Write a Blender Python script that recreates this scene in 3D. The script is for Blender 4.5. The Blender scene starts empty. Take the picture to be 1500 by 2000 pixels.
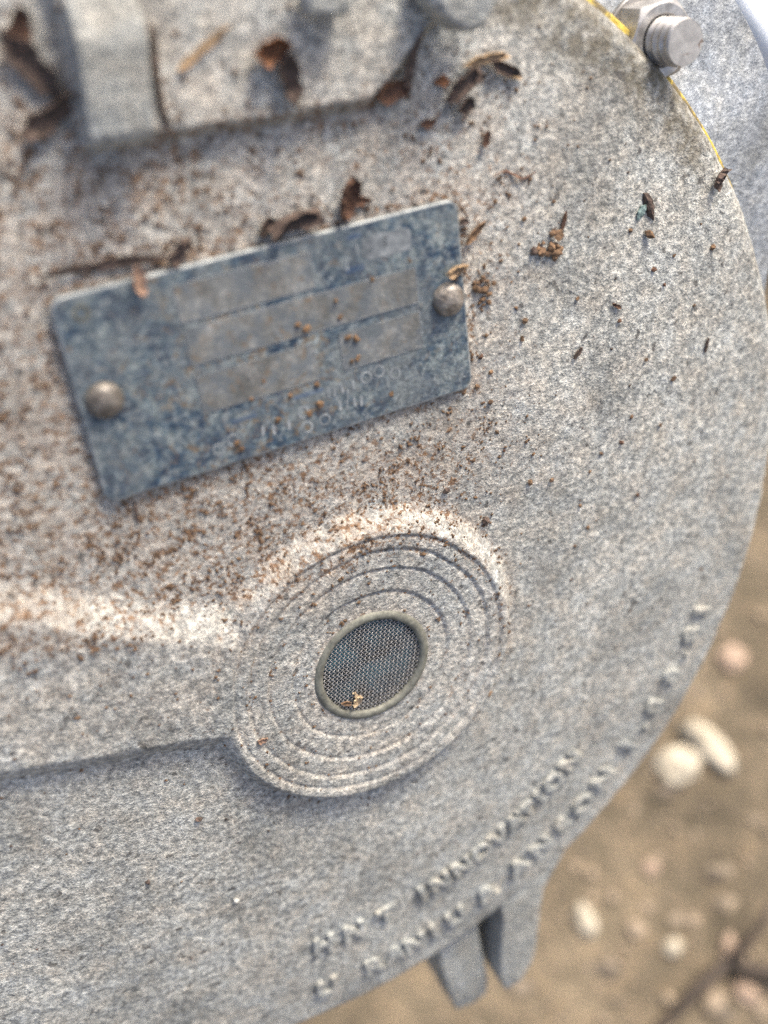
import bpy, bmesh, math, random
import numpy as np
from mathutils import Matrix, Vector

# ------------------------------------------------------------------ camera, sky, sun, exposure
sc = bpy.context.scene
COL = sc.collection
R = math.radians
MM = 0.001
PITCH = R(70)
CAM_Z = 0.55
cam_d = bpy.data.cameras.new('camera')
cam = bpy.data.objects.new('camera', cam_d); COL.objects.link(cam)
cam.location = (0, 0, CAM_Z)
cam.rotation_euler = (R(90) - PITCH, 0, 0)
cam_d.sensor_fit = 'VERTICAL'; cam_d.sensor_height = 36.0; cam_d.sensor_width = 27.0
cam_d.lens = 36.0 * 2049.16 / 2000.0
cam_d.clip_start = 0.005; cam_d.clip_end = 200
cam_d.dof.use_dof = True
cam_d.dof.focus_distance = 0.191
cam_d.dof.aperture_fstop = 7.2
cam_d.dof.aperture_blades = 0
sc.camera = cam

SUN = Vector((0.36, 0.47, 0.80)).normalized()      # direction towards the sun
elev = math.asin(SUN.z); azim = math.atan2(SUN.x, SUN.y)
w = bpy.data.worlds.new('World'); sc.world = w; w.use_nodes = True
nt = w.node_tree
bg = nt.nodes['Background']
sky = nt.nodes.new('ShaderNodeTexSky'); sky.sky_type = 'NISHITA'; sky.sun_disc = False
sky.sun_elevation = elev; sky.sun_rotation = azim
sky.air_density = 0.8; sky.dust_density = 5.0; sky.ozone_density = 1.0
nt.links.new(sky.outputs[0], bg.inputs[0]); bg.inputs[1].default_value = 0.15
sun_d = bpy.data.lights.new('sun', 'SUN'); sun_d.energy = 2.5; sun_d.angle = R(16); sun_d.color = (1.0, 0.93, 0.82)
sun = bpy.data.objects.new('sun', sun_d); COL.objects.link(sun)
sun.rotation_euler = SUN.to_track_quat('Z', 'Y').to_euler()
sc.view_settings.view_transform = 'Standard'; sc.view_settings.look = 'None'
sc.view_settings.exposure = 0.88; sc.view_settings.gamma = 1.0
sc.view_settings.use_curve_mapping = False
sc.cycles.use_denoising = False

# ------------------------------------------------------------------ frame of the cover face: x, y in the face, z out of it
U = Vector((0.89915771, 0.32264688, -0.29565926)); V = Vector((0, 0.67559998, 0.73726838)); N = Vector((0.43762473, -0.66292055, 0.60747094))
CEN = Vector((-0.01361801, 0.04575255, CAM_Z - 0.18356398))
FACE = Matrix(((U.x, V.x, N.x, CEN.x), (U.y, V.y, N.y, CEN.y), (U.z, V.z, N.z, CEN.z), (0, 0, 0, 1)))
rng = random.Random(7)
nrng = np.random.RandomState(11)

def vnoise(x, y, cell, seed):
    """smooth value noise in -1..1"""
    rs = np.random.RandomState(seed); T = rs.rand(256, 256) * 2 - 1
    x = np.asarray(x) / cell + 1000.3; y = np.asarray(y) / cell + 1000.7
    xi = np.floor(x).astype(int); yi = np.floor(y).astype(int); fx = x - xi; fy = y - yi
    fx = fx * fx * (3 - 2 * fx); fy = fy * fy * (3 - 2 * fy)
    a = T[xi % 256, yi % 256]; b = T[(xi + 1) % 256, yi % 256]; c = T[xi % 256, (yi + 1) % 256]; d = T[(xi + 1) % 256, (yi + 1) % 256]
    return (a * (1 - fx) + b * fx) * (1 - fy) + (c * (1 - fx) + d * fx) * fy

def ss(a, b, x):
    t = np.clip((x - a) / (b - a), 0, 1); return t * t * (3 - 2 * t)

VX, VY = 11.6, -11.7            # centre of the vent in the face
def line_d(x, y, a, b):         # signed distance to the line a->b, positive on its left
    dx, dy = b[0] - a[0], b[1] - a[1]; L = math.hypot(dx, dy)
    return (dx * (y - a[1]) - dy * (x - a[0])) / L

def height(x, y):
    x = np.asarray(x, float); y = np.asarray(y, float)
    r = np.hypot(x, y)
    z = -4.2 * (np.clip(r - 45, 0, None) / 65) ** 2
    rv = np.hypot(x - VX, y - VY)
    low = ss(-6, 10, (VY - y) + .35 * (x - VX)); boss = 1 - ss(27.9 + 1.1 * low, 32.6 - 1.0 * low, rv)
    dt = line_d(x, y, (-50, 16.5), (-15, 1.5))       # negative below the upper rib edge
    db = line_d(x, y, (-55, -13.6), (-18, -19.4))    # positive above the lower rib edge
    rib = (1.0 + .08 * ss(31, 46, rv) - .22 * np.clip(-dt / 24, 0, 1) * ss(29, 42, rv)) * ss(-5.8, 1.2, -dt + .5 * vnoise(x, y, 7, 55)) * ss(-2.6, 2.8, db) * (1 - ss(0, 8, x - 6)) 
    top = np.maximum(boss, rib)
    z = z + 3.3 * top
    for rr, am in ((27.4, .24), (24.6, .28), (20.8, .28), (16.0, .26)):
        fade = 1 - 0.3 * np.clip(-(x - VX) * .85 + (y - VY) * .5 - 8, 0, 12) / 12
        wob = 0.25 * vnoise(x, y, 6, 31)
        z = z - am * fade * (1 - ss(rr - .28, rr + .28, rv + wob))
        z = z - 0.27 * fade * np.exp(-((rv + wob - rr + .1) / .32) ** 2)
    z = z - 3.6 * (1 - ss(10.2, 10.7, rv))
    # raised clamp pad by the upper rim
    pb = line_d(x, y, (-29, 83.0), (13, 86.4)); pl = line_d(x, y, (-30.6, 101), (-29.0, 84)); pr = line_d(x, y, (13, 86.4), (25, 98))
    d = np.minimum(np.minimum(pb, pl), pr) + 0.3 * vnoise(x, y, 5, 9)
    z = z + 2.9 * ss(-1.2, 1.2, d)
    return z

def relief(x, y):
    return 0.14 * vnoise(x, y, 13, 1) + 0.07 * vnoise(x, y, 4.1, 2) + 0.055 * vnoise(x, y, 1.7, 3) + 0.045 * vnoise(x, y, 0.9, 4)

def dirt_map(x, y):
    g = lambda cx, cy, sx, sy: np.exp(-((x - cx) / sx) ** 2 - ((y - cy) / sy) ** 2)
    D = .95 * g(-45, 55, 28, 50) + .55 * g(-10, 78, 40, 16) + .75 * g(2, 27, 40, 11) + .5 * g(-30, 20, 26, 9) + .55 * g(33, 52, 9, 22) + .35 * g(30, 80, 22, 16)
    D = D + .45 * g(11, 22, 22, 7) + .34 * np.exp(-((np.hypot(x - VX, y - VY) - 29) / 5) ** 2) * ss(-5, 20, y - VY + .4 * (x - VX)) + .22 * g(VX, VY, 28, 28) + .12
    ca, sa = math.cos(-R(7.306)), math.sin(-R(7.306)); dx, dy = x + 2.4, y - 51.8
    px, py = np.abs(ca * dx - sa * dy) - 32.4, np.abs(sa * dx + ca * dy) - 16.25
    pd = np.maximum(px, py); D = D + .55 * np.exp(-(np.clip(pd, 0, None) / 1.6) ** 2)
    rv = np.hypot(x - VX, y - VY)
    for rr in (27.6, 24.6, 20.8, 16.0, 12.3): D = D + .35 * np.exp(-((rv - rr + .2) / .6) ** 2)
    D = D + .3 * np.exp(-((rv - 32.2) / 1.2) ** 2) + .75 * g(-38, 14, 24, 6) + .9 * np.exp(-((y - 82.6 - (x + 29) * .081) / 1.7) ** 2) * ss(-33, -28, x) * (1 - ss(12, 20, x)) + .35 * g(0, 16, 14, 6)
    return np.clip(D, 0, 1)

# ------------------------------------------------------------------ materials
def new_mat(name):
    m = bpy.data.materials.new(name); m.use_nodes = True
    return m, m.node_tree, m.node_tree.nodes['Principled BSDF']
def nd(t, typ, **kw):
    n = t.nodes.new(typ)
    for k, v in kw.items():
        if k.startswith('i_'):
            n.inputs[int(k[2:]) if k[2:].isdigit() else k[2:].replace('_', ' ')].default_value = v
        else: setattr(n, k, v)
    return n
def lk(t, a, b): t.links.new(a, b)
def coords(t, scale=1000.0):
    tc = nd(t, 'ShaderNodeTexCoord'); mp = nd(t, 'ShaderNodeMapping'); mp.inputs['Scale'].default_value = (scale,) * 3
    lk(t, tc.outputs['Object'], mp.inputs['Vector']); return mp.outputs[0]
def noise(t, vec, scale, detail=4, rough=.55, dist=0.0):
    n = nd(t, 'ShaderNodeTexNoise'); n.inputs['Scale'].default_value = scale; n.inputs['Detail'].default_value = detail
    n.inputs['Roughness'].default_value = rough; n.inputs['Distortion'].default_value = dist
    lk(t, vec, n.inputs['Vector']); return n.outputs['Fac']
def ramp(t, fac, stops, interp='LINEAR'):
    r = nd(t, 'ShaderNodeValToRGB'); cr = r.color_ramp; cr.interpolation = interp
    while len(cr.elements) > 1: cr.elements.remove(cr.elements[-1])
    for i, (p, c) in enumerate(stops):
        e = cr.elements[0] if i == 0 else cr.elements.new(p)
        e.position = p; e.color = (c[0], c[1], c[2], 1) if isinstance(c, (tuple, list)) else (c, c, c, 1)
    lk(t, fac, r.inputs[0]); return r.outputs[0]
def mix(t, fac, a, b, typ='MIX'):
    m = nd(t, 'ShaderNodeMix', data_type='RGBA', blend_type=typ)
    for s, i in ((fac, 0), (a, 6), (b, 7)):
        if isinstance(s, (int, float)): m.inputs[i].default_value = s
        elif isinstance(s, tuple): m.inputs[i].default_value = (*s, 1)
        else: lk(t, s, m.inputs[i])
    return m.outputs[2]
def math_(t, op, a, b=0.0, clamp=False):
    m = nd(t, 'ShaderNodeMath', operation=op, use_clamp=clamp)
    for i, s in enumerate((a, b)):
        if isinstance(s, (int, float)): m.inputs[i].default_value = s
        else: lk(t, s, m.inputs[i])
    return m.outputs[0]
def bump(t, h, dist, strength=1.0, norm=None):
    b = nd(t, 'ShaderNodeBump'); b.inputs['Distance'].default_value = dist; b.inputs['Strength'].default_value = strength
    lk(t, h, b.inputs['Height'])
    if norm is not None: lk(t, norm, b.inputs['Normal'])
    return b.outputs[0]
def attr(t, name):
    a = nd(t, 'ShaderNodeAttribute', attribute_name=name); return a.outputs['Fac']

def cast_metal(name, tint=(1, 1, 1), dirty=True, contrast=1.0):
    m, t, p = new_mat(name)
    v = coords(t)
    n1 = noise(t, v, 0.80, 7, .66); n2 = noise(t, v, 2.3, 4, .6); n3 = noise(t, v, .045, 5, .62); n4 = noise(t, v, .2, 4, .6)
    g = math_(t, 'ADD', math_(t, 'MULTIPLY', n1, .62), math_(t, 'MULTIPLY', n2, .38))
    k = .11 / contrast
    c = ramp(t, g, [(.5 - 1.15 * k, (.10, .104, .11)), (.5 - .5 * k, (.25, .254, .26)), (.5 + .08 * k, (.40, .40, .40)), (.5 + .6 * k, (.60, .60, .60)), (.5 + 1.4 * k, (.82, .82, .81))])
    # cool and warm oxide patches
    c = mix(t, 1.0, c, ramp(t, n4, [(.34, (.97, .985, 1.0)), (.5, (1.02, 1.0, .97)), (.68, (1.07, 1.0, .92))]), 'MULTIPLY')
    c = mix(t, 1.0, c, ramp(t, n3, [(.34, .68), (.48, .96), (.64, 1.12)]), 'MULTIPLY')
    if tint != (1, 1, 1): c = mix(t, 1.0, c, tint, 'MULTIPLY')
    if dirty:
        d = attr(t, 'dirt'); ol = attr(t, 'olive')
        nn = noise(t, v, .17, 5, .65)
        film = math_(t, 'MULTIPLY', d, ramp(t, nn, [(.34, 0.12), (.62, .95)]))
        c = mix(t, math_(t, 'MULTIPLY', film, .62), c, mix(t, .5, (.44, .355, .29), mix(t, 1.0, c, (1.22, 1.02, .86), 'MULTIPLY')))
        sp = noise(t, v, .85, 5, .7, .8); sp2 = noise(t, v, .33, 3, .6)
        thr = math_(t, 'ADD', math_(t, 'MULTIPLY', d, .15), math_(t, 'MULTIPLY', sp2, .18))
        msk = ramp(t, math_(t, 'ADD', sp, math_(t, 'SUBTRACT', thr, .10)), [(.655, 0), (.72, 1)])
        brown = ramp(t, noise(t, v, 1.3, 3), [(.35, (.10, .057, .033)), (.65, (.29, .17, .09))])
        c = mix(t, math_(t, 'MULTIPLY', msk, math_(t, 'MULTIPLY', d, 1.15, True)), c, brown)
        oln = ramp(t, noise(t, v, .35, 5, .7), [(.35, .15), (.6, 1)])
        c = mix(t, math_(t, 'MULTIPLY', ol, math_(t, 'MULTIPLY', oln, .8)), c, mix(t, n1, (.04, .032, .02), (.19, .155, .09)))
        # little pits and dark grains
        pit = ramp(t, noise(t, v, .42, 2, .4), [(.285, 1), (.32, 0)])
        c = mix(t, math_(t, 'MULTIPLY', pit, .7), c, (.06, .055, .05))
    lk(t, c, p.inputs['Base Color'])
    p.inputs['Metallic'].default_value = .12
    lk(t, ramp(t, n2, [(.3, .50), (.7, .80)]), p.inputs['Roughness'])
    hh = math_(t, 'ADD', n1, math_(t, 'MULTIPLY', n2, .55))
    lk(t, bump(t, hh, .0010, .65), p.inputs['Normal'])
    return m

M = {}
M['cast'] = cast_metal('oxidised_cast_aluminium', (.985, 1.0, .93), True, .88)
M['flange'] = cast_metal('galvanised_flange_metal', (.72, .79, .86), False, .62)
M['castplain'] = cast_metal('cast_aluminium_plain', (.985, 1.0, .93), False, .7)

def simple(name, c1, c2, scale, rough=.6, metal=0.0, bdist=.0002, bstr=.5, detail=4, spread=.15):
    m, t, p = new_mat(name); v = coords(t); n1 = noise(t, v, scale, detail, .6)
    oi = nd(t, 'ShaderNodeObjectInfo'); rv_ = ramp(t, oi.outputs['Random'], [(0, .75), (1, 1.25)])
    c = ramp(t, n1, [(.5 - spread, c1), (.5 + spread, c2)])
    c = mix(t, 1.0, c, rv_, 'MULTIPLY')
    lk(t, c, p.inputs['Base Color']); p.inputs['Roughness'].default_value = rough; p.inputs['Metallic'].default_value = metal
    lk(t, bump(t, n1, bdist, bstr), p.inputs['Normal']); return m
M['bark_dark'] = simple('dark_bark', (.03, .022, .017), (.15, .10, .075), 1.4, .85, 0, .0006)
M['bark_red'] = simple('red_brown_bark', (.05, .025, .016), (.18, .09, .05), 1.4, .85, 0, .0006)
M['bark_orange'] = simple('orange_brown_bark', (.12, .05, .022), (.34, .145, .058), 1.4, .8, 0, .0005)
M['straw'] = simple('tan_straw', (.20, .13, .07), (.46, .31, .17), 1.8, .75, 0, .0003)
M['pinktan'] = simple('pinkish_tan_bark', (.16, .095, .062), (.34, .215, .145), 1.5, .8, 0, .0003)
M['crumb'] = simple('soil_crumb', (.075, .044, .025), (.25, .15, .08), 2.2, .9, 0, .0004)
M['crumb_orange'] = simple('rusty_crumb', (.085, .048, .025), (.25, .145, .07), 2.2, .9, 0, .0003)
M['crumb_pale'] = simple('pale_crumb', (.34, .24, .14), (.62, .48, .30), 2.0, .85, 0, .0003)
M['grain_white'] = simple('pale_grain', (.5, .48, .42), (.8, .78, .7), 2.0, .6)
M['moss'] = simple('grey_green_lichen', (.08, .12, .11), (.25, .33, .30), 2.0, .9, 0, .0004)
def gasket_mat():
    m, t, p = new_mat('dirty_yellow_gasket'); v = coords(t)
    n1 = noise(t, v, .16, 6, .7); n2 = noise(t, v, .9, 4, .6)
    c = ramp(t, n2, [(.35, (.42, .30, .04)), (.65, (.66, .50, .09))])
    c = mix(t, ramp(t, n1, [(.50, 0), (.58, 1)]), c, mix(t, n2, (.05, .035, .02), (.28, .22, .11)))
    lk(t, c, p.inputs['Base Color']); p.inputs['Roughness'].default_value = .7
    lk(t, bump(t, n2, .0006, .8), p.inputs['Normal']); return m
M['yellow'] = gasket_mat()
M['brass'] = simple('dull_olive_brass', (.10, .099, .08), (.19, .187, .15), .9, .62, .2, .00015, .4)
M['wire'] = simple('steel_wire', (.26, .25, .24), (.50, .48, .45), 1.2, .42, .7, .0001, .2)
M['rivet'] = simple('weathered_rivet', (.12, .10, .08), (.33, .295, .25), .55, .5, .4, .0006, .8)
M['steel'] = simple('dull_stainless', (.28, .265, .245), (.50, .48, .45), .5, .42, .55, .00012, .5)
M['darkpocket'] = simple('dark_pocket', (.012, .014, .016), (.03, .032, .035), .6, .8)

def stud_end():
    m, t, p = new_mat('stud_end_metal'); v = coords(t)
    n1 = noise(t, v, .45, 5, .6); n2 = noise(t, v, .5, 3, .6, 1.0)
    c = ramp(t, n1, [(.35, (.36, .34, .31)), (.65, (.56, .53, .48))])
    c = mix(t, ramp(t, n2, [(.62, 0), (.68, .9)]), c, (.16, .09, .05))
    lk(t, c, p.inputs['Base Color']); p.inputs['Metallic'].default_value = .4; p.inputs['Roughness'].default_value = .5
    lk(t, bump(t, n1, .0002, .5), p.inputs['Normal']); return m
M['studend'] = stud_end()

def membrane():
    m, t, p = new_mat('teal_membrane'); v = coords(t)
    sx = nd(t, 'ShaderNodeSeparateXYZ'); lk(t, v, sx.inputs[0])
    n1 = noise(t, v, .16, 3, .5)
    c = ramp(t, n1, [(.40, (.010, .014, .018)), (.50, (.016, .10, .14)), (.62, (.04, .25, .31))])
    lk(t, c, p.inputs['Base Color']); p.inputs['Roughness'].default_value = .45; return m
M['membrane'] = membrane()

def plate_blue():
    m, t, p = new_mat('faded_blue_nameplate'); v = coords(t)
    n1 = noise(t, v, .30, 6, .68); n2 = noise(t, v, 1.6, 4, .65); n3 = noise(t, v, .07, 3, .6); n4 = noise(t, v, .75, 4, .7)
    c = ramp(t, n1, [(.38, (.012, .028, .056)), (.47, (.032, .062, .095)), (.55, (.095, .128, .142)), (.66, (.27, .30, .285))])
    c = mix(t, ramp(t, n4, [(.47, 0), (.64, .8)]), c, (.25, .275, .265))
    c = mix(t, ramp(t, n3, [(.42, 0), (.62, .65)]), c, (.15, .165, .162))
    c = mix(t, 1.0, c, ramp(t, n2, [(.3, .55), (.7, 1.45)]), 'MULTIPLY')
    sep = nd(t, 'ShaderNodeVectorMath', operation='DISTANCE'); lk(t, v, sep.inputs[0]); sep.inputs[1].default_value = (-6, -4, 1)
    gr = ramp(t, math_(t, 'DIVIDE', sep.outputs['Value'], 30), [(.2, .10), (.9, 0)])
    c = mix(t, ramp(t, math_(t, 'ADD', noise(t, v, .5, 6, .72, .6), gr), [(.60, 0), (.70, .75)]), c, mix(t, n2, (.10, .066, .036), (.26, .172, .09)))
    lk(t, c, p.inputs['Base Color']); p.inputs['Roughness'].default_value = .6; p.inputs['Metallic'].default_value = .1
    lk(t, bump(t, math_(t, 'ADD', n2, n4), .00025, .6), p.inputs['Normal']); return m
M['plate'] = plate_blue()
def plate_panel():
    m, t, p = new_mat('bare_plate_panel'); v = coords(t)
    n1 = noise(t, v, .35, 6, .66); n2 = noise(t, v, 1.7, 4, .6); n3 = noise(t, v, .1, 3)
    c = ramp(t, n1, [(.34, (.135, .132, .118)), (.5, (.205, .20, .182)), (.66, (.31, .305, .282))])
    c = mix(t, 1.0, c, ramp(t, n2, [(.3, .72), (.7, 1.28)]), 'MULTIPLY')
    c = mix(t, 1.0, c, ramp(t, n3, [(.35, .7), (.65, 1.15)]), 'MULTIPLY')
    c = mix(t, ramp(t, noise(t, v, .22, 6, .7, .4), [(.44, 0), (.60, .8)]), c, (.11, .132, .142))
    sep = nd(t, 'ShaderNodeVectorMath', operation='DISTANCE'); lk(t, v, sep.inputs[0]); sep.inputs[1].default_value = (-6, -4, 1)
    gr = ramp(t, math_(t, 'DIVIDE', sep.outputs['Value'], 30), [(.2, .05), (.9, 0)])
    c = mix(t, ramp(t, math_(t, 'ADD', noise(t, v, .5, 6, .72, .6), gr), [(.60, 0), (.70, .75)]), c, mix(t, n2, (.10, .066, .036), (.26, .172, .09)))
    lk(t, c, p.inputs['Base Color']); p.inputs['Roughness'].default_value = .6; p.inputs['Metallic'].default_value = .15
    lk(t, bump(t, n2, .0002, .5), p.inputs['Normal']); return m
M['panel'] = plate_panel()
M['plate_line'] = simple('pale_worn_edge', (.13, .145, .15), (.33, .345, .335), .5, .5, .2)
M['plate_dark'] = simple('dark_blue_enamel', (.03, .055, .10), (.13, .16, .19), .6, .6)

def soil():
    m, t, p = new_mat('dry_tan_soil'); v = coords(t, 1.0)
    n1 = noise(t, v, 14, 8, .62); n2 = noise(t, v, 70, 6, .65); n3 = noise(t, v, 260, 4, .6)
    c = ramp(t, n1, [(.32, (.08, .067, .046)), (.48, (.152, .121, .082)), (.66, (.22, .175, .118))])
    c = mix(t, .75, c, ramp(t, n2, [(.32, (.55, .58, .55)), (.5, (1, 1, 1)), (.68, (1.35, 1.28, 1.18))]), 'MULTIPLY')
    c = mix(t, ramp(t, n3, [(.64, 0), (.70, .5)]), c, (.38, .31, .22))
    lk(t, c, p.inputs['Base Color']); p.inputs['Roughness'].default_value = .95; p.inputs['Specular IOR Level'].default_value = .2
    lk(t, bump(t, math_(t, 'ADD', n2, math_(t, 'MULTIPLY', n3, .5)), .006, .8), p.inputs['Normal']); return m
M['soil'] = soil()
def stone(name, a, b):
    m, t, p = new_mat(name); v = coords(t, 1.0); n1 = noise(t, v, 120, 5, .6)
    lk(t, ramp(t, n1, [(.35, a), (.65, b)]), p.inputs['Base Color']); p.inputs['Roughness'].default_value = .75
    lk(t, bump(t, n1, .001, .4), p.inputs['Normal']); return m
M['stone_cream'] = stone('cream_stone', (.36, .31, .22), (.58, .51, .385))
M['stone_tan'] = stone('tan_stone', (.23, .175, .118), (.34, .265, .18))
M['stone_pink'] = stone('pinkish_stone', (.31, .22, .15), (.44, .32, .23))
M['clod'] = stone('brown_clod', (.07, .055, .038), (.30, .235, .16))
M['twig'] = stone('dark_twig', (.035, .026, .018), (.09, .065, .045))
M['leaf'] = stone('dry_leaf', (.25, .18, .10), (.45, .34, .20))
M['white_paint'] = stone('white_painted_concrete', (.70, .74, .76), (.82, .85, .87))

# ------------------------------------------------------------------ object helpers
def obj(name, me, mat, parent=None, mtx=None):
    o = bpy.data.objects.new(name, me); COL.objects.link(o)
    if mat is not None and len(me.materials) == 0: me.materials.append(mat)
    if parent is not None: o.parent = parent
    if mtx is not None: o.matrix_world = mtx
    return o
def tag(o, label, cat, group=None):
    o['label'] = label; o['category'] = cat
    if group: o['group'] = group
    return o
def from_np(name, verts, faces, smooth=True):
    """verts (n,3) in mm, faces (m,k) index array"""
    me = bpy.data.meshes.new(name); verts = np.asarray(verts, np.float32) * MM; faces = np.asarray(faces, np.int32)
    k = faces.shape[1]; m = len(faces)
    me.vertices.add(len(verts)); me.vertices.foreach_set('co', verts.ravel())
    me.loops.add(m * k); me.loops.foreach_set('vertex_index', faces.ravel())
    me.polygons.add(m); me.polygons.foreach_set('loop_start', np.arange(0, m * k, k, dtype=np.int32))
    me.polygons.foreach_set('loop_total', np.full(m, k, np.int32))
    me.polygons.foreach_set('use_smooth', np.full(m, smooth, bool))
    me.update(calc_edges=True); me.validate(); return me
def from_bm(name, bm, smooth=False, scale=MM):
    bmesh.ops.recalc_face_normals(bm, faces=bm.faces[:])
    if scale != 1: bmesh.ops.scale(bm, vec=(scale,) * 3, verts=bm.verts[:])
    for f in bm.faces: f.smooth = smooth
    me = bpy.data.meshes.new(name); bm.to_mesh(me); bm.free(); return me
def lathe(profile, seg=96, closed=True):
    n = len(profile); a = np.linspace(0, 2 * math.pi, seg, endpoint=False)
    P = np.array(profile, float)
    v = np.stack([P[None, :, 0] * np.cos(a)[:, None], P[None, :, 0] * np.sin(a)[:, None], np.repeat(P[None, :, 1], seg, 0)], -1).reshape(-1, 3)
    f = []
    for i in range(seg):
        j = (i + 1) % seg
        for q in range(n if closed else n - 1):
            q2 = (q + 1) % n; f.append((i * n + q, j * n + q, j * n + q2, i * n + q2))
    return v, f
def prism(poly, z0, z1, bev=0.0, seg=2):
    bm = bmesh.new(); vs = [bm.verts.new((x, y, z0)) for x, y in poly]; f = bm.faces.new(vs)
    r = bmesh.ops.extrude_face_region(bm, geom=[f]); bmesh.ops.translate(bm, vec=(0, 0, z1 - z0), verts=[e for e in r['geom'] if isinstance(e, bmesh.types.BMVert)])
    bmesh.ops.recalc_face_normals(bm, faces=bm.faces[:])
    if bev: bmesh.ops.bevel(bm, geom=bm.edges[:], offset=bev, segments=seg, profile=.5, affect='EDGES', clamp_overlap=True)
    return bm

# ------------------------------------------------------------------ ground
gn = 300
s = np.linspace(-1, 1, gn); gs = np.sinh(s * 3.4) / math.sinh(3.4)
gx, gy = np.meshgrid(gs * 12 + .10, gs * 12 + .1, indexing='ij')
near = np.exp(-(np.hypot(gx, gy) / 2.5) ** 2)
gz = near * (.006 * vnoise(gx, gy, .13, 41) + .004 * vnoise(gx, gy, .05, 42) + .0016 * vnoise(gx, gy, .02, 43))
def ground_z(x, y):
    nr = math.exp(-(math.hypot(x, y) / 2.5) ** 2)
    return float(nr * (.006 * vnoise(x, y, .13, 41) + .004 * vnoise(x, y, .05, 42) + .0016 * vnoise(x, y, .02, 43)))
idx = np.arange(gn * gn).reshape(gn, gn)
gf = np.stack([idx[:-1, :-1], idx[1:, :-1], idx[1:, 1:], idx[:-1, 1:]], -1).reshape(-1, 4)
g = obj('ground', from_np('ground', np.stack([gx, gy, gz], -1).reshape(-1, 3) * 1000, gf), M['soil']); g['kind'] = 'structure'

# ------------------------------------------------------------------ the enclosure: one thing
enc = bpy.data.objects.new('cast_enclosure', None); COL.objects.link(enc); enc.matrix_world = FACE; enc.empty_display_size = .02
tag(enc, 'weathered round cast aluminium enclosure with blue nameplate, mesh vent and bolted flange', 'enclosure')

# cover: one continuous casting, flat face with boss, rib and pad rising out of it, rounded rim
n = 720; RC = 114.0; FIL = 4.0
s = np.linspace(-1, 1, n + 1); A, B = np.meshgrid(s, s, indexing='ij')
rho = np.maximum(np.abs(A), np.abs(B)); rs_ = np.maximum(rho, 1e-9)
big = np.abs(A) >= np.abs(B)
with np.errstate(divide='ignore', invalid='ignore'):
    th = np.where(big, (math.pi / 4) * B / np.where(A == 0, 1, A), math.pi / 2 - (math.pi / 4) * A / np.where(B == 0, 1, B))
th = np.where(big, np.where(A < 0, th + math.pi, th), np.where(B < 0, th + math.pi, th))
k = .945; flat = RC - FIL
r = np.where(rho < k, rho / k * flat, 0)
arc = FIL * math.pi / 2; tot = arc + 4.0; sl = np.clip((rho - k) / (1 - k), 0, 1) * tot
ang = np.clip(sl / FIL, 0, math.pi / 2)
r = np.where(rho >= k, flat + FIL * np.sin(ang), r)
drop = np.where(rho >= k, FIL * (1 - np.cos(ang)) + np.clip(sl - arc, 0, None), 0)
X = r * np.cos(th); Y = r * np.sin(th)
Z = height(X, Y) - drop + relief(X, Y)
edge = rho >= k
X = X + np.where(edge, np.cos(th) * relief(X * 1.3 + 40, Y + drop * 2) * 1.0, 0); Y = Y + np.where(edge, np.sin(th) * relief(X * 1.3 + 40, Y + drop * 2) * 1.0, 0)
idx = np.arange((n + 1) ** 2).reshape(n + 1, n + 1)
F = np.stack([idx[:-1, :-1], idx[1:, :-1], idx[1:, 1:], idx[:-1, 1:]], -1).reshape(-1, 4)
me = from_np('cover', np.stack([X, Y, Z], -1).reshape(-1, 3), F)
D = dirt_map(X, Y).ravel().astype(np.float32)
deg = np.degrees(np.arctan2(Y, X))
OL = (ss(100, 108.0, np.hypot(X, Y) + 2.5 * vnoise(X, Y, 6, 77) + 1.2 * vnoise(X, Y, 2.2, 78)) * ss(34, 46, deg) * (1 - ss(84, 100, deg))).ravel().astype(np.float32)
for nm, arr in (('dirt', D), ('olive', OL)):
    a = me.attributes.new(nm, 'FLOAT', 'POINT'); a.data.foreach_set('value', arr)
cover = obj('cover', me, M['cast'], enc)

# raised letters along the lower rim
def letter(ch, deg_, rad, size, bold=.6):
    cu = bpy.data.curves.new('letter', 'FONT'); cu.body = ch; cu.size = size; cu.align_x = 'CENTER'; cu.align_y = 'CENTER'
    cu.extrude = .5; cu.offset = bold * .25; cu.bevel_depth = .22; cu.bevel_resolution = 1; cu.resolution_u = 3
    o = bpy.data.objects.new('tmp', cu); COL.objects.link(o)
    dg = bpy.context.evaluated_depsgraph_get()
    lm = bpy.data.meshes.new_from_object(o.evaluated_get(dg)); bpy.data.objects.remove(o); bpy.data.curves.remove(cu)
    a = R(deg_); x, y = rad * math.cos(a), rad * math.sin(a)
    z = float(height(x, y)) + .38 - (.22 if deg_ < -76 else 0)
    slope = (float(height(x * 1.02, y * 1.02)) - float(height(x * .98, y * .98))) / (.04 * rad)
    mt = Matrix.Translation((x, y, z)) @ Matrix.Rotation(a + math.pi / 2, 4, 'Z') @ Matrix.Rotation(math.atan(-slope) * -1 * -1, 4, 'X')
    lm.transform(mt); lm.transform(Matrix.Scale(MM, 4)); lm.name = 'letter'
    for q in lm.polygons: q.use_smooth = False
    obj('letter', lm, M['castplain'], cover)
for ch, dg_ in zip('NOITAVONNITNH', (-41.9, -46.2, -49.2, -52.0, -54.8, -58.0, -61.6, -65.3, -69.4, -72.6, -78.9, -84.3, -89.3)):
    letter(ch, dg_, 85.0, 6.8)
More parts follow.
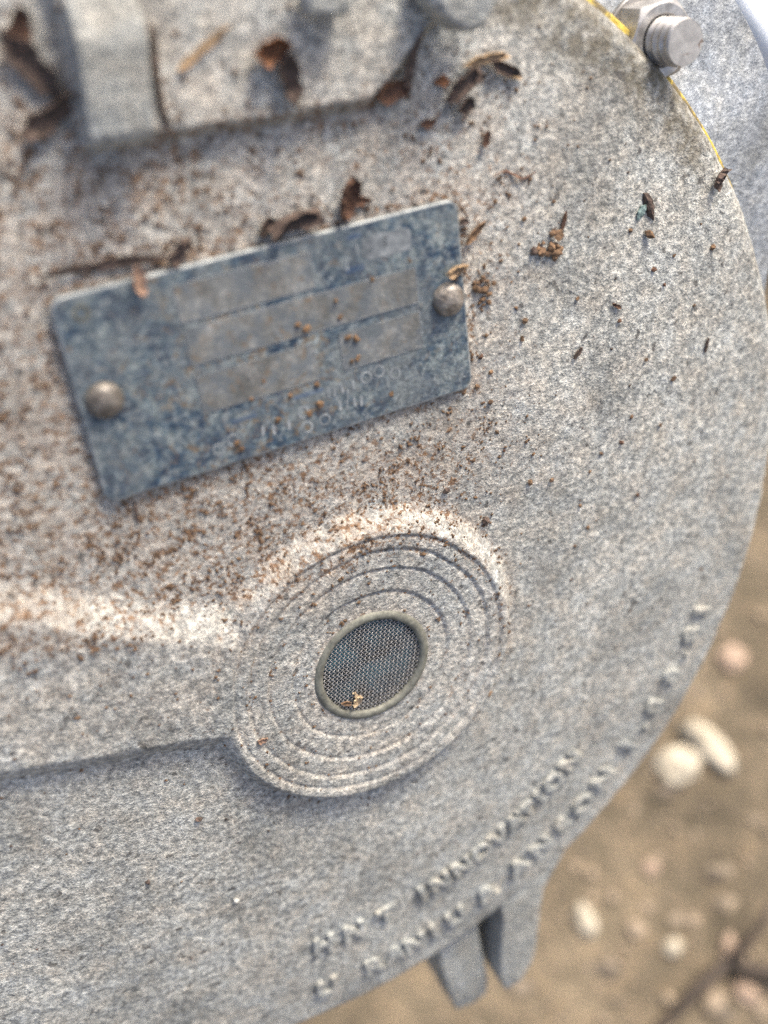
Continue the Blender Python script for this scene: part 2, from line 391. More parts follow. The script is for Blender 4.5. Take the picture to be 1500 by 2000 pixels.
for ch, dg_, rr in (('8', -18.8, 100), ('.', -21.8, 99.6), ('8', -25.2, 100), ('8', -30.0, 100), ('.', -33.2, 99.6), ('1', -36.4, 100), ('N', -42.1, 99.8), ('O', -46.6, 100), ('S', -50.6, 100), ('N', -54.7, 99.8), ('A', -58.9, 99.8), ('&', -64.4, 100), ('U', -69.5, 100), ('I', -73.0, 100), ('N', -76.0, 100), ('A', -79.0, 100), ('R', -82.2, 100), ('U', -88.8, 100), ('1', -15.2, 100)):
    letter(ch, dg_, rr + 1.0, 7.4)

# clamp lugs on the pad by the upper rim
bm = bmesh.new()
sec = [(82.6, .6), (83.4, 3.8), (84.8, 5.0), (95.4, 5.4), (96.6, 4.9), (101.5, 0.2), (101.5, -1.6), (82.6, -1.6)]
for x0, x1 in ((-29.2, -20.2),):
    a_ = [bm.verts.new((x0 + (.9 if y < 84 else 0), y, z)) for y, z in sec]; b_ = [bm.verts.new((x1 - (.6 if y < 84 else 0), y + .7, z)) for y, z in sec]
    bm.faces.new(a_); bm.faces.new(b_[::-1])
    for i in range(len(sec)): bm.faces.new((a_[i], a_[(i + 1) % len(sec)], b_[(i + 1) % len(sec)], b_[i]))
bmesh.ops.recalc_face_normals(bm, faces=bm.faces[:]); bmesh.ops.bevel(bm, geom=bm.edges[:], offset=1.3, segments=4, profile=.5, affect='EDGES', clamp_overlap=True)
obj('lug', from_bm('lug', bm, True), M['castplain'], cover)
bm = prism([(18.5, 104), (19.6, 99.5), (23.5, 96.6), (26.2, 95.8), (28.6, 96.6), (30.6, 100.0), (32, 103.0)], 0, 6.2, 1.3, 3)
o = obj('lug', from_bm('lug', bm, True), M['castplain'], cover)
bm = prism([(1.5, 103), (1.5, 98.4), (8.0, 98.6), (8.6, 103)], 1.0, 4.9, .7, 2)
obj('lug', from_bm('lug', bm, True), M['castplain'], cover)

# ears under the lower rim
def ear(poly, z0, z1):
    bm = prism(poly, z0, z1, 0.0)
    es = [e for e in bm.edges if min(v.co.y for v in e.verts) < -106 or max(v.co.z for v in e.verts) == z1]
    bmesh.ops.bevel(bm, geom=bm.edges[:], offset=.7, segments=3, profile=.5, affect='EDGES', clamp_overlap=True)
    obj('ear', from_bm('ear', bm, True), M['castplain'], cover)
ear([(70.5, -84.0), (64.0, -96.0), (62.2, -100.2), (61.6, -106), (61.4, -122), (60.2, -127), (57.2, -131.8), (52.6, -132.6), (50.8, -126), (50.2, -104), (47, -92), (52, -82)], -22, -4.6)
ear([(33.8, -98), (35.5, -119), (40.6, -138.6), (46, -139.0), (50.0, -137.2), (50.2, -132), (46.2, -112), (44.4, -96)], -26, -9.0)

# gasket, flange, body
v_, f_ = lathe([(104, -12.2), (114.9, -12.2), (115.38, -11.8), (115.38, -9.4), (114.9, -9.0), (104, -9.0)], 240)
v_[:, 0] *= 1 + .0012 * vnoise(v_[:, 0], v_[:, 1], 9, 61); v_[:, 1] *= 1 + .0012 * vnoise(v_[:, 0], v_[:, 1], 9, 62)
obj('gasket', from_np('gasket', v_, f_), M['yellow'], enc)
ZF = -14.0
def fl_r(d):
    lob = lambda c, w_: math.exp(-(abs(((d - c + 180) % 360) - 180) / w_) ** 4)
    return 117 + 19.0 * lob(53, 28) + 23.0 * lob(173, 28)
pol = [(fl_r(d) * math.cos(R(d)), fl_r(d) * math.sin(R(d))) for d in np.arange(0, 360, 1.5)]
m_ = len(pol); rings = [(-1.0, ZF, 0.0), (0, ZF - .9, .9), (0, ZF - 11, 0)]
V_ = [(0, 0, ZF)]; FF = []
P_ = np.array(pol); rad = np.hypot(P_[:, 0], P_[:, 1])
radii = [(.5, None), (.8, None)]
layers = []
for t_ in (80 / 113,): layers.append((P_ * 0 + P_ / rad[:, None] * 80, ZF))
for q in np.linspace(.15, 1, 9): layers.append((P_ / rad[:, None] * (80 + (rad[:, None] - 81.0 - 80) * q + 0), ZF))
layers.append((P_ / rad[:, None] * (rad[:, None] - .35), ZF - .25)); layers.append((P_, ZF - 1.0)); layers.append((P_, ZF - 11)); layers.append((P_ / rad[:, None] * 60, ZF - 11))
V_ = np.concatenate([np.c_[p, np.full(m_, z)] for p, z in layers])
for L in range(len(layers) - 1):
    for i in range(m_):
        j = (i + 1) % m_; FF.append((L * m_ + i, L * m_ + j, (L + 1) * m_ + j, (L + 1) * m_ + i))
V_[:, 2] += np.where(V_[:, 2] > ZF - .1, .06 * vnoise(V_[:, 0], V_[:, 1], 5, 91), 0)
obj('flange', from_np('flange', V_, FF), M['flange'], enc)
v_, f_ = lathe([(0.01, -20), (96, -20), (96, -60), (90, -110), (60, -150), (0.01, -152)], 96, False)
obj('body', from_np('body', v_, f_), M['castplain'], enc)
# support pipe, standing in the soil under the body
base = FACE @ Vector((0, 0, -.12))
v_, f_ = lathe([(.01, 0), (30, 0), (30, base.z * 1000 + 20), (.01, base.z * 1000 + 20)], 48, False)
pp = obj('support_pipe', from_np('support_pipe', v_, f_), M['castplain'], enc)
pp.matrix_world = Matrix.Translation((base.x, base.y, -.02))

# hex nut with stud on the flange
NX, NY = 71.6, 93.1
af = 12.2; bm = bmesh.new()
hexr = af / math.sqrt(3); rot = R(14)
poly = [(hexr * math.cos(rot + i * math.pi / 3), hexr * math.sin(rot + i * math.pi / 3)) for i in range(6)]
# nut with chamfered top: intersect hexagon with a cone by lowering the corners
nut_v, nut_f = [], []
SEG = 72
def hexdist(a_): 
    q = (a_ - rot) % (math.pi / 3) - math.pi / 6
    return (af / 2) / math.cos(q)
hn = 5.8
prof = []
for i in range(SEG):
    a_ = 2 * math.pi * i / SEG; hr = hexdist(a_); rc = af / 2 * .96
    zc = hn - max(0, hr - rc) * .62
    prof.append([(4.1, 0), (hr, 0), (hr, zc), (min(rc, hr), hn), (4.35, hn), (4.0, hn - .35), (4.0, 0)])
P3 = np.array(prof); kk = P3.shape[1]
for i in range(SEG):
    a_ = 2 * math.pi * i / SEG
    for q in range(kk): nut_v.append((P3[i, q, 0] * math.cos(a_), P3[i, q, 0] * math.sin(a_), P3[i, q, 1]))
for i in range(SEG):
    j = (i + 1) % SEG
    for q in range(kk - 1): nut_f.append((i * kk + q, j * kk + q, j * kk + q + 1, i * kk + q + 1))
nut = obj('hex_nut', from_np('hex_nut', nut_v, nut_f, False), M['steel'], enc); nut.location = (NX * MM, NY * MM, (ZF + .9) * MM)
v_, f_ = lathe([(4.2, 0), (7.4, 0), (7.4, .75), (7.2, .9), (4.2, .9)], 72)
wsh = obj('washer', from_np('washer', v_, f_, False), M['steel'], nut); wsh.location = (0, 0, -.88 * MM)
# threaded stud: helical groove
TS = 48; ZS = 90; hs = 11.6; pitch = 1.7; tv = []; tf = []
for a_i in range(TS):
    a_ = 2 * math.pi * a_i / TS
    for zi in range(ZS + 1):
        z_ = zi / ZS * hs; ph = ((z_ / pitch) - a_i / TS) % 1.0
        rr = 3.95 - .55 * (1 - abs(ph * 2 - 1)) ** .8
        if z_ > hs - .9: rr = min(rr, 3.95 - (z_ - (hs - .9)) * .35)
        tv.append((rr * math.cos(a_), rr * math.sin(a_), z_))
for a_i in range(TS):
    b_i = (a_i + 1) % TS
    for zi in range(ZS): tf.append((a_i * (ZS + 1) + zi, b_i * (ZS + 1) + zi, b_i * (ZS + 1) + zi + 1, a_i * (ZS + 1) + zi + 1))
stud = obj('stud', from_np('stud', tv, tf), M['steel'], nut)
bm = bmesh.new(); bmesh.ops.create_circle(bm, cap_ends=True, segments=48, radius=3.62)
se = obj('stud_face', from_bm('stud_face', bm), M['studend'], nut); se.location = (0, 0, (hs - .01) * MM)

# ------------------------------------------------------------------ vent: rim, woven wire, membrane
vent_z = float(height(VX + 13, VY)) - .1
v_, f_ = lathe([(9.95, -1.0), (10.0, .0), (10.15, .42), (10.6, .68), (11.15, .66), (11.65, .4), (11.9, .0), (11.9, -1.0)], 128)
rim = obj('vent', from_np('vent', v_, f_), M['brass'], enc); rim.location = (VX * MM, VY * MM, vent_z * MM)
rim['label'] = 'olive brass ring holding a woven wire mesh'
pit_ = .62; wr = .098; amp = .11; R0 = 10.1; wv = []; wf = []
def wire(kx, axis):
    c_ = kx * pit_
    if abs(c_) >= R0 - .2: return
    L_ = math.sqrt(R0 * R0 - c_ * c_); ns = max(4, int(2 * L_ / (pit_ / 4)))
    base_ = len(wv)
    for i in range(ns + 1):
        s_ = -L_ + 2 * L_ * i / ns
        z_ = amp * math.cos(math.pi * s_ / pit_ + math.pi * (kx % 2)) * (1 if axis == 0 else -1)
        for q in range(5):
            a_ = q * 2 * math.pi / 5
            o1 = wr * math.cos(a_); o2 = wr * math.sin(a_)
            wv.append((s_, c_ + o1, z_ + o2) if axis == 0 else (c_ + o1, s_, z_ + o2))
    for i in range(ns):
        for q in range(5):
            wf.append((base_ + i * 5 + q, base_ + i * 5 + (q + 1) % 5, base_ + (i + 1) * 5 + (q + 1) % 5, base_ + (i + 1) * 5 + q))
for kx in range(-17, 18):
    wire(kx, 0); wire(kx, 1)
mesh_o = obj('wire_mesh', from_np('wire_mesh', wv, wf), M['wire'], rim); mesh_o['kind'] = 'stuff'; mesh_o.rotation_euler = (0, 0, R(38))
mesh_o.location = (0, 0, -.12 * MM)
v_, f_ = lathe([(.01, .5), (4, .3), (7.5, -.2), (10.2, -.3)], 64, False)
mb = obj('membrane', from_np('membrane', v_, f_), M['membrane'], rim); mb.location = (0, 0, -2.0 * MM)

# ------------------------------------------------------------------ nameplate
PA = R(7.306); PCX, PCY = -2.4, 51.8; PW, PH, PT = 64.8, 32.5, .95
plz = float(height(PCX, PCY)) + .12
def rrect(x0, y0, x1, y1, rd, seg=6):
    pts = []
    for cx, cy, a0 in ((x1 - rd, y1 - rd, 0), (x0 + rd, y1 - rd, 90), (x0 + rd, y0 + rd, 180), (x1 - rd, y0 + rd, 270)):
        for i in range(seg + 1):
            a_ = R(a0 + 90 * i / seg); pts.append((cx + rd * math.cos(a_), cy + rd * math.sin(a_)))
    return pts
bm = prism(rrect(-PW / 2, -PH / 2, PW / 2, PH / 2, 2.0), 0, PT)
tope = [e for e in bm.edges if all(abs(v.co.z - PT) < 1e-4 for v in e.verts)]
bmesh.ops.bevel(bm, geom=tope, offset=.4, segments=3, profile=.5, affect='EDGES')
bm.normal_update()
pme = from_bm('nameplate', bm, False); pme.materials.append(M['plate']); pme.materials.append(M['plate_line'])
for q in pme.polygons:
    if q.normal.z < .97: q.material_index = 1
plate = obj('nameplate', pme, None, enc)
plate.location = (PCX * MM, PCY * MM, plz * MM); plate.rotation_euler = (R(-.5), R(.3), PA)
plate['label'] = 'faded blue metal nameplate with bare grey panels'
def panel(x0, y0, x1, y1):
    bm = prism(rrect(x0, y0, x1, y1, .4, 3), PT - .02, PT + .10, .05, 1)
    p_ = obj('panel', from_bm('panel', bm), M['panel'], plate)
    bm = bmesh.new(); w_ = .15
    for (a0, b0, a1, b1) in ((x0, y1, x1, y1 + w_), (x0, y0 - w_, x1, y0), (x0 - w_, y0 - w_, x0, y1 + w_), (x1, y0 - w_, x1 + w_, y1 + w_)):
        q = prism([(a0, b0), (a1, b0), (a1, b1), (a0, b1)], PT - .02, PT + .115); tmp = bpy.data.meshes.new('t'); q.to_mesh(tmp); q.free(); bm.from_mesh(tmp); bpy.data.meshes.remove(tmp)
    obj('border', from_bm('border', bm), M['plate_line'], p_)
panel(-15.0, 8.3, 6.4, 13.8); panel(-14.7, 1.5, 23.6, 7.1); panel(9.2, -6.2, 23.5, -.2); panel(-14.6, -6.4, 4.6, -.4)
# worn printed marks: rings and strokes that no longer read
bm = bmesh.new()
def addbox(cx, cy, lx, ly, a_=0):
    ca, sa = math.cos(a_), math.sin(a_)
    q = prism([(cx + ca * px - sa * py, cy + sa * px + ca * py) for px, py in ((-lx / 2, -ly / 2), (lx / 2, -ly / 2), (lx / 2, ly / 2), (-lx / 2, ly / 2))], PT - .02, PT + .05)
    tmp = bpy.data.meshes.new('t'); q.to_mesh(tmp); q.free(); bm.from_mesh(tmp); bpy.data.meshes.remove(tmp)
def ringm(cx, cy, r_):
    for i in range(10):
        a_ = 2 * math.pi * i / 10; addbox(cx + r_ * math.cos(a_), cy + r_ * .8 * math.sin(a_) * 1.3, .32, .66 * r_, a_)
for cx, cy in ((1.2, -11.2), (4.6, -13.6), (1.4, -13.9), (12.8, -8.6), (15.2, -8.2), (-11, -12.2), (-13.6, -13), (18.0, -9.4)): ringm(cx, cy, .85)
for cx, cy in ((6.0, -9.2), (7.0, -9.4), (8.4, -9.3), (9.2, -10.6), (10.4, -9.2), (7.6, -12.0), (8.8, -12.4), (10.2, -12.2), (11.4, -12.4), (-4.2, -12.6), (-6, -12.3), (-1.6, -12.6), (14.2, 12.2), (16.4, 12.0), (12.2, 10.4), (19.0, 12.6)): addbox(cx, cy, .45, 1.7, rng.uniform(-.15, .15))
obj('worn_lettering', from_bm('worn_lettering', bm), M['plate_line'], plate)
for cx, cy, lx, ly in ((14.0, 14.4, 2.6, .8), (13.4, 9.4, 3.4, 1.0), (2.6, -8.4, 5.2, .7), (-8.6, -9.2, 4.2, .7)):
    bm = prism(rrect(cx - lx / 2, cy - ly / 2, cx + lx / 2, cy + ly / 2, .3, 3), PT - .02, PT + .04)
    obj('printed_bar', from_bm('printed_bar', bm), M['plate_dark'], plate)
bm = prism(rrect(15.0, 10.2, 23.6, 13.8, 1.2), PT - .02, PT + .05); obj('printed_patch', from_bm('printed_patch', bm), M['plate_line'], plate)
# corner eyelet
v_, f_ = lathe([(.75, -.1), (1.25, -.1), (1.25, .12), (.75, .12)], 32)
ey = obj('eyelet', from_np('eyelet', v_, f_, False), M['brass'], plate); ey.location = (-28.5 * MM, 13.4 * MM, PT * MM)
prof = [(0.01, 2.15)] + [(2.75 * math.sin(R(a_)), .35 + 1.8 * math.cos(R(a_))) for a_ in range(10, 91, 10)] + [(2.85, .1), (2.85, -.2)]
v_, f_ = lathe(prof, 40, False)
rme = from_np('rivet', v_, f_)
for cx, cy in ((-28.6, 0.1), (29.0, .5)):
    rv_ = obj('rivet', rme, M['rivet'], plate); rv_.location = (cx * MM, cy * MM, PT * MM)

# ------------------------------------------------------------------ litter lying on the cover
def on_plate(x, y):
    ca, sa = math.cos(-PA), math.sin(-PA); dx, dy = x - PCX, y - PCY
    return abs(ca * dx - sa * dy) < PW / 2 and abs(sa * dx + ca * dy) < PH / 2
def surf(x, y):
    z = float(height(x, y))
    if math.hypot(x - VX, y - VY) < 9.6: return vent_z + .1
    if on_plate(x, y): z = plz + PT
    if -29.2 < x < -20.2 and 83 < y < 97: z = 5.4
    return z
def flake_mesh(L_, W_, curl, rg, th_=.35, jag=.35, twist=.0):
    """irregular curled chip of bark, built as a bent sheet with thickness"""
    nu, nv = 9, 5; top = []; bot = []
    e0 = [rg.uniform(1 - jag, 1 + jag * .4) for _ in range(nu)]; e1 = [rg.uniform(1 - jag, 1 + jag * .4) for _ in range(nu)]
    for i in range(nu):
        u_ = i / (nu - 1) * 2 - 1; wd = (1 - abs(u_) ** 2.4) ** .5 * .85 + .15
        for j in range(nv):
            v_ = j / (nv - 1) * 2 - 1
            y = v_ * W_ / 2 * wd * (e1[i] if v_ > 0 else e0[i]); x = u_ * L_ / 2 + rg.uniform(-.06, .06) * L_
            z = curl * W_ * (v_ * v_) + curl * .5 * L_ * (u_ * u_) * .5 + twist * u_ * v_ * W_ + rg.uniform(-.05, .05) * W_
            top.append((x, y, z + th_)); bot.append((x, y, z - th_ * .2))
    vs = top + bot; o_ = nu * nv; fs = []
    for i in range(nu - 1):
        for j in range(nv - 1):
            a_, b_, c_, d_ = i * nv + j, (i + 1) * nv + j, (i + 1) * nv + j + 1, i * nv + j + 1
            fs.append((a_, b_, c_, d_)); fs.append((o_ + a_, o_ + d_, o_ + c_, o_ + b_))
    per = [i * nv for i in range(nu)] + [(nu - 1) * nv + j for j in range(1, nv)] + [i * nv + nv - 1 for i in range(nu - 2, -1, -1)] + [j for j in range(nv - 2, 0, -1)]
    for q in range(len(per)):
        a_, b_ = per[q], per[(q + 1) % len(per)]; fs.append((a_, o_ + a_, o_ + b_, b_))
    return from_np('flake', vs, fs, False)
def crumb_bm(bm, c, r_, rg, squash=.8):
    q = bmesh.ops.create_icosphere(bm, subdivisions=1, radius=r_)
    for v in q['verts']: v.co *= rg.uniform(.55, 1.4); v.co.z *= squash * .85; v.co += Vector(c)
def crumb_mesh(r_, rg, n_=1, spread=0.0):
    bm = bmesh.new()
    for i in range(n_):
        rr = r_ * (1 if i == 0 else rg.uniform(.35, .8)); a_ = rg.uniform(0, 6.28); d_ = 0 if i == 0 else spread * rg.uniform(.4, 1)
        crumb_bm(bm, (d_ * math.cos(a_), d_ * math.sin(a_), rr * rg.uniform(.4, .8)), rr, rg)
    return from_bm('crumb', bm)
def place(name, me, mat, x, y, rz, tilt, lift, label, cat, group=None):
    o_ = obj(name, me, mat); z = surf(x, y) + lift
    o_.matrix_world = FACE @ Matrix.Translation((x * MM, y * MM, z * MM)) @ Matrix.Rotation(R(rz), 4, 'Z') @ Matrix.Rotation(R(tilt), 4, 'X')
    return tag(o_, label, cat, group)
FL = [  # x, y, length, width, angle, tilt, curl, material, label
    (-33.8, 93.4, 10, 3.8, -52, 15, .15, 'bark_dark', 'large blurred dark bark flake left of the upper clamp lug'),
    (-32.2, 87.6, 9.5, 3.4, 32, 20, .15, 'bark_dark', 'dark wedge of bark and painted shade against the foot of the clamp lug'),  # bark chip that also carries the shade beside the lug in its dark colour
    (-34.8, 97.5, 5, 3.0, 80, 10, .3, 'bark_red', 'reddish bark chip topmost at the left of the clamp lug'),
    (-18.8, 91.4, 12, 2.0, 95, 60, .15, 'bark_dark', 'narrow dark strip standing in for shade along the right side of the clamp lug'),  # dark sliver added for the shadow gap beside the lug
    (-2.6, 94.6, 5.2, 3.6, 15, 15, .4, 'bark_orange', 'bright orange brown bark chip on the raised pad'),
    (-0.8, 90.2, 7, 3.6, 100, 15, .35, 'bark_dark', 'dark bark flake just below the orange chip on the raised pad'),
    (19.6, 92.6, 7.5, 1.9, 70, 25, .3, 'bark_dark', 'curved dark bark strip at the right end of the raised pad'),
    (16.6, 88.2, 5.2, 3.4, 20, 10, .3, 'bark_red', 'reddish brown bark flake at the lower right corner of the raised pad'),
    (28.6, 88.4, 7, 3.2, 35, 15, .35, 'bark_dark', 'dark bark flake in the tangled litter right of the raised pad'),
    (25.6, 89.1, 2.4, 1.7, 0, 10, .2, 'bark_orange', 'small orange bark bit at the left tip of the tangled litter'),
    (33.2, 92.0, 7.4, 1.8, 10, 25, .3, 'straw', 'tan fibrous strip arching over the tangled litter'),
    (36.8, 90.6, 5.6, 2.0, -20, 15, .4, 'bark_dark', 'dark curled strip at the right end of the tangled litter'),
    (38.0, 89.4, 4.6, 0.9, -15, 5, .1, 'straw', 'thin tan sliver under the right end of the tangled litter'),
    (29.6, 85.4, 2.8, 2.4, 40, 10, .3, 'bark_dark', 'small blackish bark bit lowest in the tangled litter'),
    (-17.8, 68.6, 4.4, 2.8, 50, 30, .3, 'bark_dark', 'dark bark wedge standing on the top edge of the nameplate, left half'),
    (-29.0, 67.5, 18, 1.5, 3, 15, .1, 'bark_dark', 'long thin dark bark strip lying along the top left edge of the nameplate'),
    (-24.0, 65.2, 4.6, 2.0, 95, 10, .2, 'pinktan', 'pinkish tan bark chip hanging over the nameplate top edge'),
    (-0.4, 71.8, 8.2, 3.4, 15, 30, .5, 'bark_dark', 'arched dark bark flake behind the middle of the nameplate top edge'),
    (-4.4, 70.6, 3.2, 2.2, 60, 20, .3, 'bark_dark', 'small dark bark bit left of the arched flake above the nameplate'),
    (8.4, 73.6, 6.2, 3.4, 75, 25, .4, 'bark_red', 'upright brown bark flake above the nameplate, right of the arched one'),
    (11.4, 72.9, 3.4, 1.5, 0, 10, .2, 'bark_red', 'small brown splinter beside the upright flake above the nameplate'),
    (68.4, 66.6, 5.4, 2.0, -60, 12, -.28, 'bark_dark', 'dark arched bark flake with a lichen scrap beside it near the right rim'),
    (66.6, 65.8, 2.8, 1.6, 60, 5, -.1, 'moss', 'grey green lichen scrap touching the arched flake near the right rim'),
    (49.5, 66.2, 3.0, 1.0, 80, 5, .1, 'bark_red', 'small spindle shaped brown seed above the crumbly clump'),
    (31.4, 66.2, 4.6, 1.5, 45, 10, .35, 'crumb', 'bent brown bark strip right of the nameplate corner'),
    (29.4, 68.0, 2.0, 1.1, 10, 5, .2, 'bark_dark', 'tiny dark chip touching the nameplate top right corner'),
    (27.2, 61.2, 3.8, 1.6, 20, 20, .5, 'straw', 'brown curl of bark above the right rivet'),
    (84.6, 70.2, 4.0, 2.2, 60, 35, .4, 'bark_dark', 'dark bark splinter sticking out over the right rim'),
    (62.4, 49.8, 2.1, .8, -30, 5, .1, 'bark_red', 'thin brown sliver in the middle of the bare right face'),
    (54.3, 42.3, 2.4, .9, 50, 5, .1, 'bark_dark', 'thin dark sliver below the middle of the bare right face'),
    (86.5, 38.5, 2.8, .7, 85, 5, .1, 'bark_dark', 'narrow black seed sliver close to the right rim'),
    (-28.0, 28.8, 3.4, .5, 92, 5, .05, 'bark_dark', 'hair thin dark splinter below the lower left nameplate corner'),
    (-12.2, 94.6, 9.0, 1.2, 35, 8, .08, 'straw', 'pale tan straw lying on the raised pad beside the clamp lug'),
    (33.5, 80.2, 2.4, 1.4, 80, 5, .2, 'bark_red', 'little brown chip between the tangled litter and the fibre'),
    (23.2, 83.2, 2.6, 1.5, 10, 5, .2, 'bark_red', 'little brown chip below the right end of the raised pad'),
    (7.9, -18.4, 2.3, 1.6, 60, 10, .3, 'crumb_pale', 'tan bark chip lying on the lower part of the wire mesh'),
    (6.0, -18.2, 2.1, 1.0, -20, 10, .2, 'crumb', 'brown bark shred beside the tan chip on the wire mesh'),
    (-11.0, -20.4, 1.9, 1.2, 10, 5, .2, 'pinktan', 'tan bark chip on the lower left terraces of the vent boss'),
]
for i, (x, y, L_, W_, a_, tl, cu, mt, lab) in enumerate(FL):
    place('bark_flake', flake_mesh(L_, W_, cu, random.Random(100 + i), .22 if W_ < 2 else .32, .38, rng.uniform(-.25, .25)), M[mt], x, y, a_, tl, W_ * .18 + .1, lab, 'bark flake', 'bark litter on the cover')
# the thin curved fibre
bm = bmesh.new(); pts = [(35.1 + 8.3 * t_, 74.4 + .9 * math.sin(t_ * 6.5) * .8, 0) for t_ in np.linspace(0, 1, 14)]
vs = []
for i, (x, y, _) in enumerate(pts):
    rr = .26 * (1 - .6 * abs(i / 13 * 2 - 1)); z = surf(x, y) + .3 + .25 * math.sin(i)
    vs.append([bm.verts.new((x, y + rr * math.cos(q * 2.094), z + rr * math.sin(q * 2.094))) for q in range(3)])
for i in range(13):
    for q in range(3): bm.faces.new((vs[i][q], vs[i][(q + 1) % 3], vs[i + 1][(q + 1) % 3], vs[i + 1][q]))
o = obj('plant_fibre', from_bm('plant_fibre', bm), M['bark_red'], None, FACE); tag(o, 'thin wavy brown plant fibre above the nameplate right corner', 'fibre')
# clumps
for i, (x, y, r_, k_, sp, mt, lab) in enumerate([
    (47.0, 62.0, 1.2, 16, 2.4, 'crumb', 'crumbly brown soil clump right of the nameplate, largest on the bare face'),
    (33.7, 56.3, .8, 18, 2.6, 'crumb', 'loose brown soil clump beside the right rivet'),
    (43.6, 61.5, .6, 4, .9, 'bark_dark', 'dark soil clump just left of the largest brown clump'),
    (28.2, 60.2, .5, 8, 1.5, 'crumb', 'brown soil clump squeezed between the rivet and the plate end'),
    (38.0, -27.0, .8, 5, .9, 'crumb_orange', 'rusty soil clump on the lower right edge of the vent boss'),
    (8.2, -17.4, .45, 6, 1.3, 'crumb_pale', 'pale crumb cluster on the lower part of the wire mesh')]):
    place('soil_clump', crumb_mesh(r_, random.Random(200 + i), k_, sp), M[mt], x, y, rng.uniform(0, 360), 0, 0, lab, 'soil clump', 'soil clumps on the cover')
CR = [(85.4, 57.5, .75), (68.8, 61.8, .95), (75.6, 57.2, .4), (70.8, 55.2, .5), (53.6, 52.3, .45), (42.3, 50.0, .6), (42.0, 46.8, .5), (63.4, 46.8, .5), (71.0, 38.2, .45), (78.6, 33.0, .6), (68.8, 27.0, .45), (66.8, 22.2, .55), (62.0, 20.8, .45), (76.4, 23.8, .5), (46.0, 24.0, .45), (39.5, 25.9, .4), (50.5, 17.8, .5), (45.5, 18.4, .6), (60.5, 5.0, .5), (72.5, 9.5, .5), (58.0, 10.5, .45), (64.6, 62.9, .4), (41.5, 67.3, .5), (73.8, 52.0, .4), (82.0, 47.0, .4), (57.5, 1.5, .4), (35.8, 41.6, .5), (33.6, 44.8, .6), (36.0, 36.0, .5), (33.2, 39.5, .6)]
for i, (x, y, r_) in enumerate(CR):
    place('soil_crumb', crumb_mesh(r_, random.Random(300 + i)), M[('crumb', 'crumb', 'crumb_orange', 'bark_red')[i % 4]], x, y, rng.uniform(0, 360), 0, -.05, 'tiny brown soil crumb on the bare grey face right of the nameplate', 'soil crumb', 'single soil crumbs on the right face')
PCR = [(-.2, 55.4), (1.2, 54.6), (6.9, 55.6), (8.4, 52.2), (9.6, 51.8), (8.8, 48.2), (9.8, 48.4), (2.8, 45.2), (-6.2, 47.2), (-8.4, 44.6), (3.0, 41.8), (1.2, 40.4), (-10.6, 36.6), (-11.2, 37.8), (-4.2, 40.4), (16.0, 41.4), (12.6, 61.0), (19.2, 63.2), (-2.0, 44.0), (6.2, 58.4)]
for i, (x, y) in enumerate(PCR):
    place('rusty_crumb', crumb_mesh(rng.uniform(.35, .62), random.Random(400 + i), 2, .5), M['crumb_orange'], x, y, rng.uniform(0, 360), 0, -.05, 'tiny rusty brown crumb stuck to the face of the blue nameplate', 'rusty crumb', 'rusty crumbs on the nameplate')
for x, y, r_, mt, lab in ((-23.4, -36.9, .8, 'bark_dark', 'small black grain on the lower left face below the rib'), (-34.1, -48.3, .6, 'bark_dark', 'small black grain lower left, further below the rib'), (-17.8, -61.2, .6, 'grain_white', 'single pale grain on the lower left face'), (27.5, 20.5, .7, 'bark_dark', 'small black grain above the upper right of the vent boss'), (36.2, 12.3, .8, 'bark_dark', 'black soil grain right of the vent boss, the darkest there')):
    place('grain', crumb_mesh(r_, rng), M[mt], x, y, rng.uniform(0, 360), 0, -.1, lab, 'grain')

